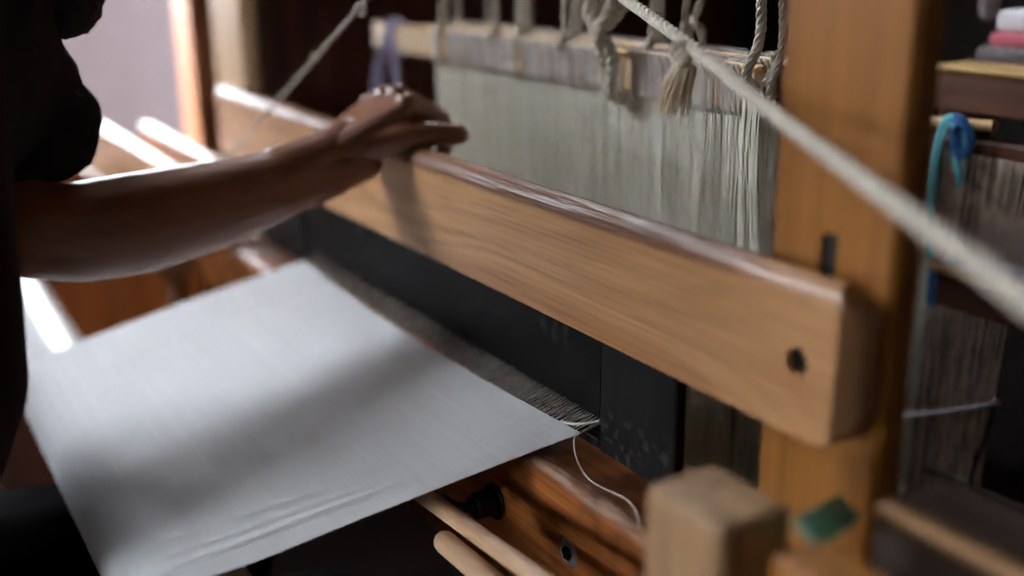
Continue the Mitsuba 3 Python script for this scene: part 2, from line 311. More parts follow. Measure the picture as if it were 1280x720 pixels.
# race beam with its iron hook and plug
rp = [(-.045, .605), (-.045, .7435), (-.0438, .7485), (-.0405, .7518), (-.036, .753), (.050, .753), (.050, .600), (-.040, .600)]
add(tri(man(extr(rp, 0, -.98, .262)) - m3.Manifold.cylinder(.012, .0125, .0125, 28).rotate([90, 0, 0]).translate([.019, -.035, .693])), 'race', bt, 'race_beam', 'heavy red-brown beam under the cloth with a worn top edge')
add(cyl((.019, -.0455, .693), (.019, -.038, .693), .0122, 28, .0015), 'zinc', bt, 'washer')
add(cyl((.019, -.0475, .693), (.019, -.039, .693), .006, 6), 'iron', bt, 'bolt')
hk = key_of(bt + '__hook_bolt')
add(cat([cyl((-.091, -.046, .689), (-.091, -.049, .689), .0165, 24, .001), cyl((-.091, -.048, .689), (-.091, -.068, .689), .0115, 24, .002),
         tube(curve([(-.091, -.065, .689), (-.096, -.074, .688), (-.113, -.078, .685), (-.131, -.076, .682)], 16), .0045, 10)]), 'iron', bt, 'hook_bolt', 'black iron hook bolt')
# reed
RX0, RX1 = -.662, -.0175
e = np.arange(RX0 + 0.002, RX1 - 0.001, 0.0011)
bx = trimesh.creation.box((0.00045, 0.007, 0.112)); V = bx.vertices; F = bx.faces
vv = (V[None] + np.stack([e, e * 0 + .0135, e * 0 + .806], 1)[:, None]).reshape(-1, 3)
ff = (F[None] + (np.arange(len(e)) * 8)[:, None, None]).reshape(-1, 3)
rd = bt
add(trimesh.Trimesh(vv, ff, process=False), 'reed_steel', bt, 'reed', 'dark steel reed of fine upright dents below the rail', kind='stuff', smooth=False)
add(box(RX0, RX1, .009, .018, .748, .762, .003), 'reed_board', bt, 'reed__baulk'); add(box(RX0, RX1, .009, .018, .842, .856, .003), 'reed_board', bt, 'reed__baulk')
add(box(-.0155, .0775, .008, .019, .75, .87, .0015), 'reed_board', bt, 'reed_end_board', 'black board filling the gap at the near end of the reed')
add(box(-.84, -.664, .008, .019, .75, .87, .0015), 'reed_board', bt, 'reed_end_board', 'black board filling the gap at the far end of the reed')
# shuttle boxes at both ends
sb = 'shuttle_box'
def shuttle_box(front, back, label):
    k = key_of(bt + '__shuttle_box')
    nm = k[len(bt) + 2:]
    add(box(min(front[0], back[0]), max(front[1], back[1]), -.104, .006, .748, .760, .003), 'box_wood', bt, nm, label)
    add(rbox(front[0], front[1], -.104, -.080, .758, .857, .0085), 'box_wood', bt, nm + '__front_board')
    add(rbox(back[0], back[1], -.036, -.012, .758, .857, .0085), 'box_wood', bt, nm + '__back_board')
shuttle_box((-1.55, -.80), (-1.315, -.90), 'far shuttle box with pale boards lit from the window')
k = 'shuttle_box_001'
add(box(.265, .78, -.104, .05, .748, .760, .003), 'old_wood_x', bt, k, 'near shuttle box of two rough boards')
add(rbox(.296, .78, -.112, -.078, .758, .852, .004), 'sword', bt, k + '__front_board')
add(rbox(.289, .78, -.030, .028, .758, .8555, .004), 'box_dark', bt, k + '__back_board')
add(rbox(.206, .272, -.122, -.070, .60, .856, .007), 'old_wood_z', bt, 'end_block', 'worn upright block at the near end of the race beam')
P1, P2 = np.array([.238, .012, .816]), np.array([.294, -.0855, .8545]); tv = (P2 - P1) / np.linalg.norm(P2 - P1)
wv = np.array([-.71, -.36, .6]); wv -= tv * (wv @ tv); wv /= np.linalg.norm(wv); nv = np.cross(tv, wv)
add(hull([P + a_ * wv * .0095 + b_ * nv * .001 for P in (P1, P2) for a_ in (-1, 1) for b_ in (-1, 1)]), 'green_tape', bt, 'tape', 'strip of green tape', smooth=False)
# hanging cross beam the swords swing from
tb = thing('overhead_beam', 'dark beam under the ceiling that carries the beater and the shafts', 'beam')
add(box(-1.2, .45, -.01, .10, 2.60, 2.69, .004), 'dark_wood_x', tb, 'beam')
add(box(-1.0, .30, .14, .34, 2.62, 2.68, .004), 'dark_wood_x', tb, 'board')
for x in (-1.0, .20): add(box(x, x + .08, -.01, .34, 2.69, ZC, .004), 'dark_wood_z', tb, 'hanger')

# ------------------------------------------------------------------ cloth, breast beam, warp
BY, BZ, BR = -.2996, .6546, .050
bb = thing('breast_beam', 'round whitish wooden breast beam that the white cloth wraps over', 'loom beam')
add(cyl((-1.12, BY, BZ), (.30, BY, BZ), BR - .0012, 48, .003), 'beam_paint', bb, 'roller')
for x in (-1.22, .30):
    add(box(x, x + .10, BY - .055, BY + .055, 0, .74, .006), 'dark_wood_z', bb, 'post')
ct = thing('woven_cloth', 'freshly woven white cloth stretched from the reed over the breast beam', 'cloth')
th = math.atan(.215 / .977)
prof = [(-.010, .7722)]
tan_pt = np.array([BY - math.sin(th) * BR, BZ + math.cos(th) * BR])
for s in np.linspace(0.02, 1, 26): prof.append(tuple(np.array(prof[0]) * (1 - s) + tan_pt * s))
for a in np.linspace(th, th + math.radians(215), 40)[1:]: prof.append((BY - math.sin(a) * BR, BZ + math.cos(a) * BR))
prof = np.array(prof); arc = np.r_[0, np.cumsum(np.linalg.norm(np.diff(prof, axis=0), axis=1))]
nx = 220; rows, nrm = [], []
tg = np.gradient(prof, axis=0); tg /= np.linalg.norm(tg, axis=1, keepdims=True); nn = np.stack([tg[:, 1], -tg[:, 0]], 1); nn *= np.where(nn[:, 1:2][0] < 0, -1, 1)
def edges(s):
    xl = -.617 - .030 * (1 - math.exp(-s / .16)); xr = -.0145 - .056 * min(1, s / .30) ** .9
    return xl, xr
def cloth_pt(i, j, off):
    xl, xr = edges(arc[i]); u = j / nx; x = xl + (xr - xl) * u
    fell = -.010 * math.sin(math.pi * u) * max(0, 1 - arc[i] / .03)
    y, z = prof[i]; y += fell; z += fell * .22
    h = 0.0
    if .2 < arc[i] < .38:
        k = math.sin(math.pi * (arc[i] - .2) / .18) ** 2
        h = k * .0014 * (math.sin((x * 30 + arc[i] * 55)) * (0.3 + 0.7 * max(0, u - .55) / .45))
    e_ = xr - x
    for c_, w_, a_ in ((.030, .0045, .0011), (.044, .0035, .0007), (.062, .005, .0006)):
        cc = c_ + .10 * (arc[i] - .2) * (c_ - .02) / .03
        h += a_ * math.exp(-((e_ - cc) / w_) ** 2) * min(1, max(0, arc[i] - .08) / .12)
    return (x, y + nn[i, 0] * (off + h), z + nn[i, 1] * (off + h))
top = np.array([[cloth_pt(i, j, .0005) for j in range(nx + 1)] for i in range(len(prof))]); bot = np.array([[cloth_pt(i, j, -.0003) for j in range(nx + 1)] for i in range(len(prof))])
R_, C_ = top.shape[:2]; vid = np.arange(R_ * C_).reshape(R_, C_)
q1 = np.stack([vid[:-1, :-1], vid[:-1, 1:], vid[1:, 1:], vid[1:, :-1]], -1).reshape(-1, 4); o = R_ * C_
loop = np.r_[vid[0, :], vid[1:, -1], vid[-1, -2::-1], vid[-2:0:-1, 0]]; l2 = np.roll(loop, -1)
Q = np.vstack([q1[:, ::-1], q1 + o, np.stack([loop, l2, l2 + o, loop + o], 1)])
cm = trimesh.Trimesh(np.vstack([top.reshape(-1, 3), bot.reshape(-1, 3)]), np.vstack([Q[:, [0, 1, 2]], Q[:, [0, 2, 3]]]), process=False)
cm.fix_normals()
add(cm, 'cloth', ct, 'web', smooth=50)
# warp threads: fell -> reed -> heddles, in two sheds
NW = 320; lines = []
for i in range(NW):
    u = (i + .5) / NW; x0 = -.617 + .6025 * u; x1 = -.628 + .612 * u + rng.normal(0, .0007); s = (1, -1)[i % 2]
    fy = -.010 - .010 * math.sin(math.pi * u) - .004
    dz = s * .004 + rng.normal(0, .0008)
    lines.append([(x0 + rng.normal(0, .0012), fy, .7722 + (fy + .01) * .22), (x1, .0135, .7775 + dz * .6), (x1, .10, .783 + s * .014), (x1, .18 + .035 * (i % 4), .788 + s * .022), (x1, .55, .775), (x1, .95, .76)])
add(threads(lines, .0003), 'warp', ct, 'warp', 'fine white warp threads between the cloth edge and the reed', kind='stuff', smooth=False)
add(tube(curve([(-.017, -.012, .7735), (.002, -.028, .7690), (.030, -.032, .7560), (.060, -.025, .7540), (.083, -.030, .7540), (.100, -.040, .7535)], 40), .0006, 6), 'warp', ct, 'loose_end', 'loose weft end lying over the brown beam')
add(tube(curve([(-.040, -.0125, .7735), (-.022, -.002, .776), (-.016, .008, .7785)], 12), .0011, 6), 'warp', ct, 'selvedge_thread')
wb = thing('warp_beam', 'dark warp beam at the back of the loom', 'loom beam')
add(cyl((-.85, .98, .73), (.25, .98, .73), .032, 32, .003), 'dark_wood_x', wb, 'roller')
for x in (-.93, .25): add(box(x, x + .08, .93, 1.03, 0, .80, .004), 'dark_wood_z', wb, 'post')

# ------------------------------------------------------------------ heddle shafts
def shaft(y, dz, xl, xr, label, lath_l=None, n=70, front=False):
    k = thing('heddle_shaft', label, 'loom shaft'); zt = 1.0425 + dz; lath_l = lath_l or xl - .02
    lx1 = xr + .016
    add(box(lath_l, lx1, y - .005, y + .005, 1.008 + dz, zt + .002, .0025), 'pale_wood_x' if front else 'old_wood_x', k, 'lath', 'flat wooden lath the heddles are looped round')
    add(cyl((xl - .02, y - .008, zt + .003), (xr + .028, y - .008, zt + .003), .0034, 12), 'bamboo', k, 'rod', 'thin bamboo rod along the top')
    add(box(xl - .02, xr + .02, y - .006, y + .006, .52 + dz, .545 + dz, .003), 'old_wood_x', k, 'lath', 'lower lath')
    xs = np.linspace(xl, xr, n) + rng.normal(0, .0009, n)
    gaps = [-.404, -.209, -.575] if front else [-.45, -.25]
    keep = np.array([min(abs(x - g_) for g_ in gaps) > .0062 for x in xs])
    loops, strings = [], []
    for x in xs[keep]:
        for d in (-.0011, .0011):
            loops.append([(x + d, y + .0005, zt + .0075), (x + d, y - .0122, zt + .004), (x + d * 1.3 + rng.normal(0, .0003), y - .0082, zt - .008), (x + d * 1.2 + rng.normal(0, .0004), y - .0075, 1.008 + dz), (x + d * .8, y - .004, 1.003 + dz)])
    for x in xs:
        c = rng.normal(0, .0030) + .003 * math.sin(x * 70 + y * 90); b = rng.normal(0, .0016) + .0015 * math.sin(x * 110 + y * 50)
        for d in (-.0013, .0013):
            strings.append([(x + d, y - .0035, 1.006 + dz), (x + d * 1.6 + b, y - .003, .93 + dz), (x + d * 1.4 + c * .8, y, .86 + dz), (x + d * .4 + c, y, .79 + dz), (x + d * 1.5 + c * .6, y, .66), (x + d, y - .006, .545 + dz)])
    add(threads(loops, .0010 if front else .0009, 5), 'heddle_loop', k, 'heddle_loops', 'grey-pink thread loops over the lath', kind='stuff', smooth=True)
    add(threads(strings, .00085, 4), 'heddle', k, 'heddle_strings', 'pale hanging heddle strings', kind='stuff', smooth=True)
    if front:
        ls = []
        for i in range(34):
            x = xr + .006 + rng.uniform(0, .028); b = rng.normal(0, .004)
            ls.append([(x, y - .012, 1.035), (x + rng.normal(0, .0015), y - .014, .99), (x + b + .004, y - .014, .94), (x + b * 1.5 + .008, y - .012, .88), (x + b + .006, y - .010, .78)])
        add(threads(ls, .0007), 'heddle', k, 'loose_threads', 'loose white threads at the near end', kind='stuff', smooth=True)
    return k
shaft(.18, 0, -.605, -.050, 'front heddle shaft: pale lath sticking out on the left over a curtain of white strings', lath_l=-.789, n=96, front=True)
shaft(.215, .002, -.625, -.045, 'second heddle shaft just behind the front one')
shaft(.25, -.003, -.64, -.060, 'third heddle shaft from the front')
shaft(.285, -.006, -.66, -.060, 'rearmost heddle shaft behind the other three')

add(box(-.805, -.03, .243, .257, .898, .922, .003), 'pale_wood_x', 'heddle_shaft_002', 'lath', 'pale middle lath sticking out behind the hand')
# ropes that carry the shafts
SH = [(.18, 1.0455), (.215, 1.0475), (.25, 1.0425), (.285, 1.0395)]
ropes = [(-.583, 0), (-.64, 1), (-.667, 2), (-.452, 0), (-.65, 3), (-.404, 0), (-.447, 1), (-.493, 2), (-.547, 3), (-.315, 0), (-.348, 1), (-.387, 2), (-.216, 1), (-.257, 2), (-.29, 3), (-.167, 1)]
def hanging(x, y, zb, r, label, sway=0.0, m='rope', group='cords that carry the heddle shafts'):
    k = thing('hanging_rope', label, 'cord', group)
    big = abs(x + .404) < .002 or abs(x + .583) < .002; hw, hh, cz = (.0125, .0245, .0175) if big else (.006, .006, -.001)
    lp = [(x + .004 * math.sin(t * .5), y - (.001 if big else .008) + hw * math.copysign(abs(math.cos(t)) ** .6, math.cos(t)), zb - cz + hh * math.copysign(abs(math.sin(t)) ** .6, math.sin(t))) for t in np.linspace(0, 2 * math.pi, 25)]
    add(cat([rope([(x + sway, y, 2.63), (x + sway * .3, y - .002, 1.4), (x, y - .006, zb + .004)], r, 3, r * 10, 6), tube(lp, r * .9, 8), tri(ball((x, y - .007, zb + .006), r * 1.5, 12))]), m, k, smooth=40)
    return k
ORD = ['first', 'second', 'third', 'fourth', 'fifth', 'sixth']
def rope_label(x, s):
    row = sorted(q[0] for q in ropes if q[1] == s)
    return f"pale cotton cord tied to the {('front', 'second', 'third', 'rearmost')[s]} heddle shaft, {ORD[row.index(x)]} cord from the left on it"
for i, (x, s) in enumerate(ropes):
    y, zb = SH[s]
    hanging(x, y, zb, .0034 if s < 2 else .0031, rope_label(x, s), rng.normal(0, .006), 'rope' if s < 2 else 'cord_dark')
k = thing('hanging_rope', 'pale cord with a round loop knot at its foot, right of the knotted tangle', 'cord')
y, zb = SH[2]
add(rope([(-.178, y - .01, 2.63), (-.184, y - .01, 1.3), (-.187, y - .012, zb + .035), (-.193, y - .014, zb + .012), (-.187, y - .016, zb - .002), (-.172, y - .018, zb + .006), (-.170, y - .02, zb + .024), (-.182, y - .022, zb + .031), (-.196, y - .02, zb + .022), (-.203, y - .016, zb + .004), (-.19, y - .012, zb - .016)], .0042, 2, .035, 6), 'cord_dark', k, smooth=40)
k = thing('knotted_rope', 'thick white cord tied in a bulky knot on the front heddle shaft', 'cord')
y, zb = SH[0]
P = np.array([-.212, y - .018, zb])
add(rope(P + np.array([(-.012, .005, .90), (-.012, .0, .3), (-.012, -.004, .075), (-.018, -.012, .055), (-.014, -.020, .035), (.002, -.018, .024), (.014, -.008, .036), (.012, .004, .052), (-.002, .004, .058), (-.016, -.004, .042), (-.012, -.016, .022), (.002, -.014, .012), (.006, -.006, -.01), (.001, -.004, -.038), (.0, .016, -.043), (.004, .030, -.03)]), .0062, 3, .03, 6), 'rope', k, 'cord', smooth=40)
add(rope(P + np.array([(.012, .004, .90), (.012, .0, .3), (.011, -.006, .068), (.016, -.016, .045), (.006, -.022, .022), (-.006, -.012, .006), (-.006, -.006, -.02), (-.005, .0, -.04), (-.004, .02, -.042)]), .0056, 3, .03, 6), 'cord_dark', k, 'cord', smooth=40)
k = thing('hanging_rope', 'thick twisted cord knotted to the near end of the front shaft rod', 'cord')
add(rope([(-.020, y - .014, 2.63), (-.021, y - .014, 1.3), (-.023, y - .014, 1.09), (-.027, y - .015, zb + .012), (-.030, y - .019, zb - .008), (-.026, y - .012, zb - .014), (-.022, y + .002, zb - .006), (-.024, y + .002, zb + .012)], .0044, 3, .021, 7), 'rope', k, smooth=40)
k = thing('hanging_rope', 'second twisted cord beside the broad orange upright', 'cord')
add(rope([(-.006, y - .004, 2.63), (-.007, y - .004, 1.3), (-.009, y - .004, 1.09), (-.011, y - .005, zb + .002), (-.013, y - .009, zb - .014), (-.014, y - .004, zb - .022)], .0038, 3, .019, 7), 'rope', k, smooth=40)

# cords in front
k = thing('tie_rope', 'thick pale rope slanting across the front of the broad orange upright', 'rope')
add(rope([(-.38, .235, 1.135), (-.14, .118, 1.099), (.06, .045, 1.064), (.13, .0175, 1.051), (.24, -.022, 1.031), (.41, -.090, 1.006), (.9, -.285, .93)], .0050, 4, .045, 8), 'rope', k, 'rope', smooth=40)
P = np.array([.012, .058, 1.066]); fr = []
for i in range(170):
    a = rng.uniform(0, 2 * math.pi); rr = rng.uniform(.001, .0105); h = rng.uniform(.026, .046)
    fr.append([P + (rr * .2 * math.cos(a), rr * .2 * math.sin(a), -.002), P + (rr * .9 * math.cos(a), rr * .9 * math.sin(a), -.35 * h), P + (rr * 1.2 * math.cos(a) - .006, rr * 1.2 * math.sin(a), -.7 * h), P + (rr * 1.2 * math.cos(a) - .010 + rng.normal(0, .002), rr * 1.1 * math.sin(a), -h)])
add(threads(fr, .0008), 'tuft', k, 'frayed_tuft', 'frayed cream tuft hanging from the knot', kind='stuff', smooth=True)
add(cat([rope(P + .0075 * np.array([(math.cos(t), .5 * math.sin(2 * t), math.sin(t)) for t in np.linspace(0, 6.2, 12)]), .0042, 3, .03, 6), tri(ball(P, .0065))]), 'rope', k, 'knot', smooth=40)
k = thing('slanting_string', 'thin knotted cord slanting down to the far end of the beater rail', 'cord')
c0, c1 = np.array([-.40, -.004, 1.095]), np.array([-.842, -.028, .8705])
add(rope([c0 + (c0 - c1) * 1.6, c0, c0 * .5 + c1 * .5 + (0, 0, -.002), c1], .0022, 3, .018, 6), 'rope', k, 'cord', smooth=40)
for f in (.045, .30): add(tri(blob([(c0 + (c1 - c0) * f, .0042), (c0 + (c1 - c0) * (f + .010), .0038)])), 'rope', k, 'knot')
add(rope(c1 + .009 * np.array([(math.cos(t) * .7, math.sin(t), .3 * math.sin(2 * t)) for t in np.linspace(0, 12.5, 26)]), .0036, 3, .03, 6), 'rope', k, 'knot', smooth=40)
q = c0 + (c1 - c0) * .05
add(tube(curve([q, q + (.012, 0, -.006), q + (.018, 0, .001), q + (.010, 0, .006), q + (.001, 0, .003)], 16), .0011, 6), 'rope', k, 'loop')
k = thing('lilac_ribbon', 'lilac ribbon looped over the left end of the front heddle lath', 'ribbon')
def strap(pts, w, t, n=28): return tube(curve(pts, n), w, 8, flat=t)
add(cat([strap([(-.715, .169, 1.052), (-.718, .164, 1.03), (-.735, .158, .995), (-.744, .156, .95), (-.728, .158, .912)], .0075, .14),
         strap([(-.735, .190, 1.0), (-.722, .192, 1.04), (-.712, .180, 1.051), (-.706, .165, 1.045), (-.695, .160, 1.01), (-.684, .158, .96), (-.700, .158, .92)], .0055, .14)]), 'lilac', k)

# ------------------------------------------------------------------ sticks under the cloth
k = thing('wooden_dowel', 'long pale dowel coming out from under the cloth in front of the brown beam', 'stick')
add(tube([(-.60, -.106, .659), (-.102, -.115, .713), (.093, -.1185, .7335), (.30, -.122, .755)], .0072, 16), 'stick', k)
k = thing('wooden_dowel', 'short rounded stick end in front of the long dowel', 'stick')
P = np.array([(-.026, -.1285, .706), (.30, -.1285, .7185)]); d = (P[1] - P[0]) / np.linalg.norm(P[1] - P[0])
add(tube([P[0] - d * .009, P[0] - d * .0082, P[0] - d * .006, P[0] - d * .003, P[0], P[1]], [.0005, .004, .0068, .0084, .009, .009], 18), 'stick', k)
k = thing('wall_bracket', 'small tan wooden bracket by the far foot of the loom', 'bracket')
add(cat([box(-1.06, -1.03, -.075, -.045, .45, .72, .004), box(-1.09, -1.03, -.10, -.02, .66, .69, .004)]), 'old_wood_z', k, 'upright')
add(box(-1.09, -1.0, -.11, .0, 0, .45, .004), 'old_wood_z', k, 'foot')

# ------------------------------------------------------------------ the loom standing behind (right of the upright)
k2 = thing('back_loom_beam', 'dark brown beam with a yellow top edge behind the broad upright', 'beam')
add(box(-.085, .70, .455, .50, .983, 1.021, .003), 'dark_wood_x', k2, 'beam')
add(box(-.085, .70, .452, .505, 1.0215, 1.0275, .002), 'yellow_trim', k2, 'edge_strip', 'thin yellow edge strip')
add(box(.60, .70, .46, .56, 0, .983, .004), 'dark_wood_z', k2, 'post'); add(box(-.085, -.04, .47, .50, 0, .983, .004), 'dark_wood_z', k2, 'post')
k = thing('back_heddle_shaft', 'heddle shaft of the loom behind, hung with loose grey-brown threads', 'loom shaft')
add(cyl((-.085, .445, .972), (.0, .445, .9775), .0055, 14), 'bamboo', k, 'rod', 'bamboo rod end')
add(box(-.07, .55, .437, .449, .938, .964, .003), 'dark_wood_x', k, 'lath')
st = []
for i in range(100):
    u = i / 99; x = -.052 + .108 * u ** 1.1 + rng.normal(0, .0015); dx = -.022 * (1 - u) ** 2 - .030 * max(0, u - .35)
    st.append([(x, .436, .95), (x + dx * .25 + rng.normal(0, .002), .434, .87), (x + dx * .6 + rng.normal(0, .003), .435, .78), (x + dx * .9 + rng.normal(0, .003), .436, .70), (x + dx + rng.normal(0, .004), .438, .60 + rng.uniform(-.012, .012))])
add(threads(st, .00055), 'brown_thread', k, 'heddle_threads', 'grey-brown hanging threads', kind='stuff', smooth=True)
st = []
for i in range(110):
    x = -.054 + rng.uniform(0, .014); dx = -.026 + .034 * rng.uniform(-.7, .7)
    st.append([(x, .432, .955), (x + rng.normal(0, .001), .430, .86), (x + dx * .4, .431, .76), (x + dx * .8, .432, .66), (x + dx * 1.1, .434, .58 + rng.uniform(-.02, .02))])
add(threads(st, .0010), 'heddle', k, 'pale_bundle', 'pale bundle of threads at the left edge', kind='stuff', smooth=True)
add(cyl((-.03, .44, .6155), (.30, .44, .624), .0045, 12), 'black_wood', k, 'lower_rod', 'thin dark rod at the foot of the threads')
st = [[(.012 + .0016 * i, .434, .628), (.012 + .0016 * i + rng.normal(0, .001), .431, .612), (.010 + .0018 * i, .433, .595), (.009 + .002 * i, .436, .582 + rng.uniform(-.004, .004))] for i in range(12)]
add(threads(st, .0006), 'heddle', k, 'tie_thread', 'loose tie threads round the lower rod', kind='stuff', smooth=True)
k = thing('teal_yarn', 'teal yarn tied round the bamboo rod with a hanging tail', 'yarn')
for j in range(7):
    o = rng.normal(0, .0022, 3)
    add(tube(curve(np.array([(-.062, .434, .845), (-.066, .430, .885), (-.068, .430, .92), (-.066, .430, .95), (-.060, .432, .975), (-.050, .430, .983), (-.042, .430, .973), (-.040, .430, .95), (-.036, .431, .925)]) + o + (.016, -.004, 0), 40), .0024, 6), 'teal', k, 'strand')
for j in range(4):
    o = rng.normal(0, .002, 3)
    add(tube(curve(np.array([(-.048, .428, .985), (-.036, .426, .982), (-.028, .428, .965), (-.034, .426, .950), (-.043, .426, .962), (-.040, .424, .978)]) + o + (.022, -.006, -.002), 30), .0024, 6), 'blue', k, 'knot', 'dark blue knot')
k = thing('blue_tie', 'dark blue cloth tie wrapped round the lower brown lath', 'tie')
add(box(-.042, -.030, .424, .452, .795, .842, .004), 'blue', k)
k = thing('brown_lath', 'brown lath crossing behind the slanting rope on the right', 'lath')
add(box(-.045, .42, .428, .448, .798, .826, .003), 'dark_wood_x', k)
k = thing('yellow_stick', 'yellow bamboo stick above the brown lath', 'stick')
add(cyl((-.040, .430, .836), (.050, .430, .8345), .0065, 14, .001), 'bamboo', k)
k = thing('lilac_ribbon', 'flat lilac ribbon with a dark blue end above the yellow stick', 'ribbon')
a_ = add(box(-.006, .30, .424, .428, .842, .857, .001), 'lilac', k, 'band')
add(tri(blob([((-.014, .425, .848), .006), ((.0, .425, .853), .005)])), 'blue', k, 'end')
k = thing('metal_strip', 'thin pale metal strip rising to the right behind the hanging threads', 'strip')
add(tube([(-.045, .41, .676), (.0, .41, .697), (.058, .41, .727)], .0046, 8, flat=.4), 'strip_paint', k, 'strip')
add(tri(ball((.061, .41, .729), .0042)), 'zinc', k, 'knob')
k = thing('dark_string', 'dark cord hanging from the tip of the pale metal strip', 'cord')
add(tube(curve([(.059, .409, .724), (.054, .41, .69), (.046, .412, .66), (.042, .415, .63)], 16), .0022, 6), 'black_rubber', k)
# shelf with folded textiles behind
k = thing('shelf_board', 'dark shelf board behind the back loom carrying folded textiles', 'shelf')
add(box(-.10, .9, .52, .86, 1.0, 1.0270, .003), 'dark_wood_x', k, 'board')
for x in (-.04, .82): add(box(x, x + .05, .80, .85, 0, 1.0, .003), 'dark_wood_z', k, 'leg')
for z0, z1, m, l, x0, y0 in ((1.0272, 1.038, 'grey_text', 'grey woollen textile at the bottom of the folded pile', -.098, .535), (1.0382, 1.054, 'pink_text', 'dull pink folded textile in the middle of the pile', -.088, .54), (1.0542, 1.076, 'white_text', 'white folded textile on top of the pile', -.085, .545)):
    k = thing('folded_textile', l, 'textile'); add(rbox(x0, .26, y0, .80, z0, z1, .0065), m, k)
k = thing('hanging_rag', 'pale rag hanging high behind the broad upright', 'cloth')
add(tri(blob([((-.165, .62, 1.95), .008), ((-.150, .62, 1.11), .016), ((-.147, .62, 1.068), .009)])), 'grey_text', k)

# ------------------------------------------------------------------ the weaver
pe = thing('person', 'weaver in dark shirt and trousers with a hand on the beater rail', 'person')
BX = -.395
EL, WR = np.array([-.405, -.345, .902]), np.array([-.394, -.050, .944])
LS, RS = np.array([-.56, -.425, 1.095]), np.array([-.225, -.432, 1.095]); RE = np.array([-.160, -.442, .86]); RW = np.array([-.215, -.500, .655])
HP = np.array([BX, -.74, .56])
torso = blob([(HP + (-.09, 0, .02), .115), (HP + (.09, 0, .02), .115), ((BX, -.60, .80), .125)]) + blob([((BX - .06, -.60, .78), .11), ((BX + .06, -.60, .78), .11), ((BX - .07, -.46, 1.03), .105), ((BX + .06, -.46, 1.03), .105)])
torso += blob([((BX - .07, -.46, 1.03), .102), ((BX + .06, -.46, 1.03), .102), (LS + (.03, 0, 0), .055), (RS + (-.03, 0, 0), .055), ((BX, -.43, 1.09), .06)])
torso += chain([(BX, -.44, 1.07), (BX - .004, -.365, 1.145)], [.062, .056])
# head, face towards +Y and down
HC = np.array([-.400, -.322, 1.205])
hd = blob([(HC + (0, -.028, .022), .083), (HC + (0, .018, .022), .077)]) + blob([(HC + (0, .035, -.01), .060), (HC + (0, .040, -.075), .042), (HC + (0, .056, -.098), .021), (HC + (-.03, .005, -.06), .034), (HC + (.03, .005, -.06), .034)])
hd += chain([HC + (0, .085, .024), HC + (0, .105, -.018), HC + (0, .094, -.026)], [.009, .0135, .010]) + blob([(HC + (-.013, .093, -.026), .008), (HC + (.013, .093, -.026), .008)])
hd += blob([(HC + (-.032, .080, .038), .012), (HC + (.032, .080, .038), .012)])
hd += blob([(HC + (-.016, .086, -.053), .0075), (HC + (.016, .086, -.053), .0075), (HC + (0, .0915, -.051), .007)]) + blob([(HC + (-.014, .084, -.064), .0075), (HC + (.014, .084, -.064), .0075), (HC + (0, .089, -.065), .007)])
for s in (-1, 1): hd += blob([(HC + (s * .080, -.012, .018), .009), (HC + (s * .086, -.022, .024), .008), (HC + (s * .078, -.010, -.020), .007)])
hd = hd.translate((-HC).tolist()).rotate([-14, 0, 0]).translate(HC.tolist())
def arm_pts(): return [LS, LS * .45 + EL * .55 + np.array([0, -.004, 0]), EL, (-.404, -.300, .895), (-.402, -.245, .897), (-.400, -.175, .906), (-.3975, -.105, .920), WR]
larm = chain(arm_pts(), [.052, .046, .043, .0465, .0475, .0425, .034, .0262])
rarm = chain([RS, RS * .5 + RE * .5, RE, RE * .6 + RW * .4, RW], [.055, .047, .041, .041, .027])
# right hand resting on the thigh: palm and five curled fingers
rh = blob([(RW, .024), (RW + (-.014, .055, -.026), .013), (RW + (.022, .060, -.026), .013), (RW + (.024, .03, -.02), .014)])
for i, (dx, ln) in enumerate(((-.030, .055), (-.011, .066), (.010, .070), (.030, .062))):
    b0 = RW + (dx * .7, .060, -.027); rh += chain([b0, b0 + (dx * .1, ln * .45, -.004), b0 + (dx * .12, ln * .75, -.016), b0 + (dx * .12, ln * .95, -.027)], [.0102, .0094, .0086, .0078], 14)
rh += chain([RW + (-.018, .015, -.01), RW + (-.044, .040, -.020), RW + (-.052, .072, -.028)], [.014, .0112, .009], 14)
KL, KR = np.array([-.50, -.20, .488]), np.array([-.23, -.16, .490]); AL, AR = np.array([-.48, -.30, .12]), np.array([-.27, -.25, .12])
legs = chain([HP + (-.09, 0, 0), KL, AL], [.095, .062, .042]) + chain([HP + (.09, 0, 0), KR, AR], [.095, .062, .042])
for A in (AL, AR): legs += chain([A + (0, -.01, 0), A + (0, .02, -.075), A + (0, .15, -.09)], [.042, .040, .026])
body = man(soft(torso + hd + larm + rarm + legs, .011, 14))
# left hand gripping the rail: back of the hand up, fingers over the far side, thumb along the near side
mcp = [np.array(p) for p in ((-.352, .010, .9925), (-.377, .013, .9985), (-.402, .010, .9955), (-.425, .003, .9865))]
pip = [np.array(p) for p in ((-.349, .047, .9745), (-.374, .053, .977), (-.401, .050, .974), (-.425, .042, .967))]
dip = [np.array(p) for p in ((-.350, .052, .9490), (-.374, .057, .948), (-.401, .055, .946), (-.425, .050, .944))]
tip = [np.array(p) for p in ((-.353, .0385, .928), (-.376, .0400, .924), (-.402, .0390, .925), (-.425, .0380, .928))]
hand = chain([(-.3975, -.105, .923), WR, (-.392, -.034, .954)], [.034, .0262, .0255], 28)
hand += blob([(WR + (.006, .006, .002), .0235), (WR + (-.012, .006, .002), .0225), (mcp[0] + (0, -.004, -.005), .0112), (mcp[3] + (0, -.004, -.004), .0100)], 20)
hand += blob([(WR + (0, .015, .004), .022), (mcp[1] + (0, -.002, -.005), .0112), (mcp[2] + (0, -.002, -.005), .0108), (mcp[0] + (0, -.004, -.005), .0112), (mcp[3] + (0, -.004, -.004), .0100)], 20)
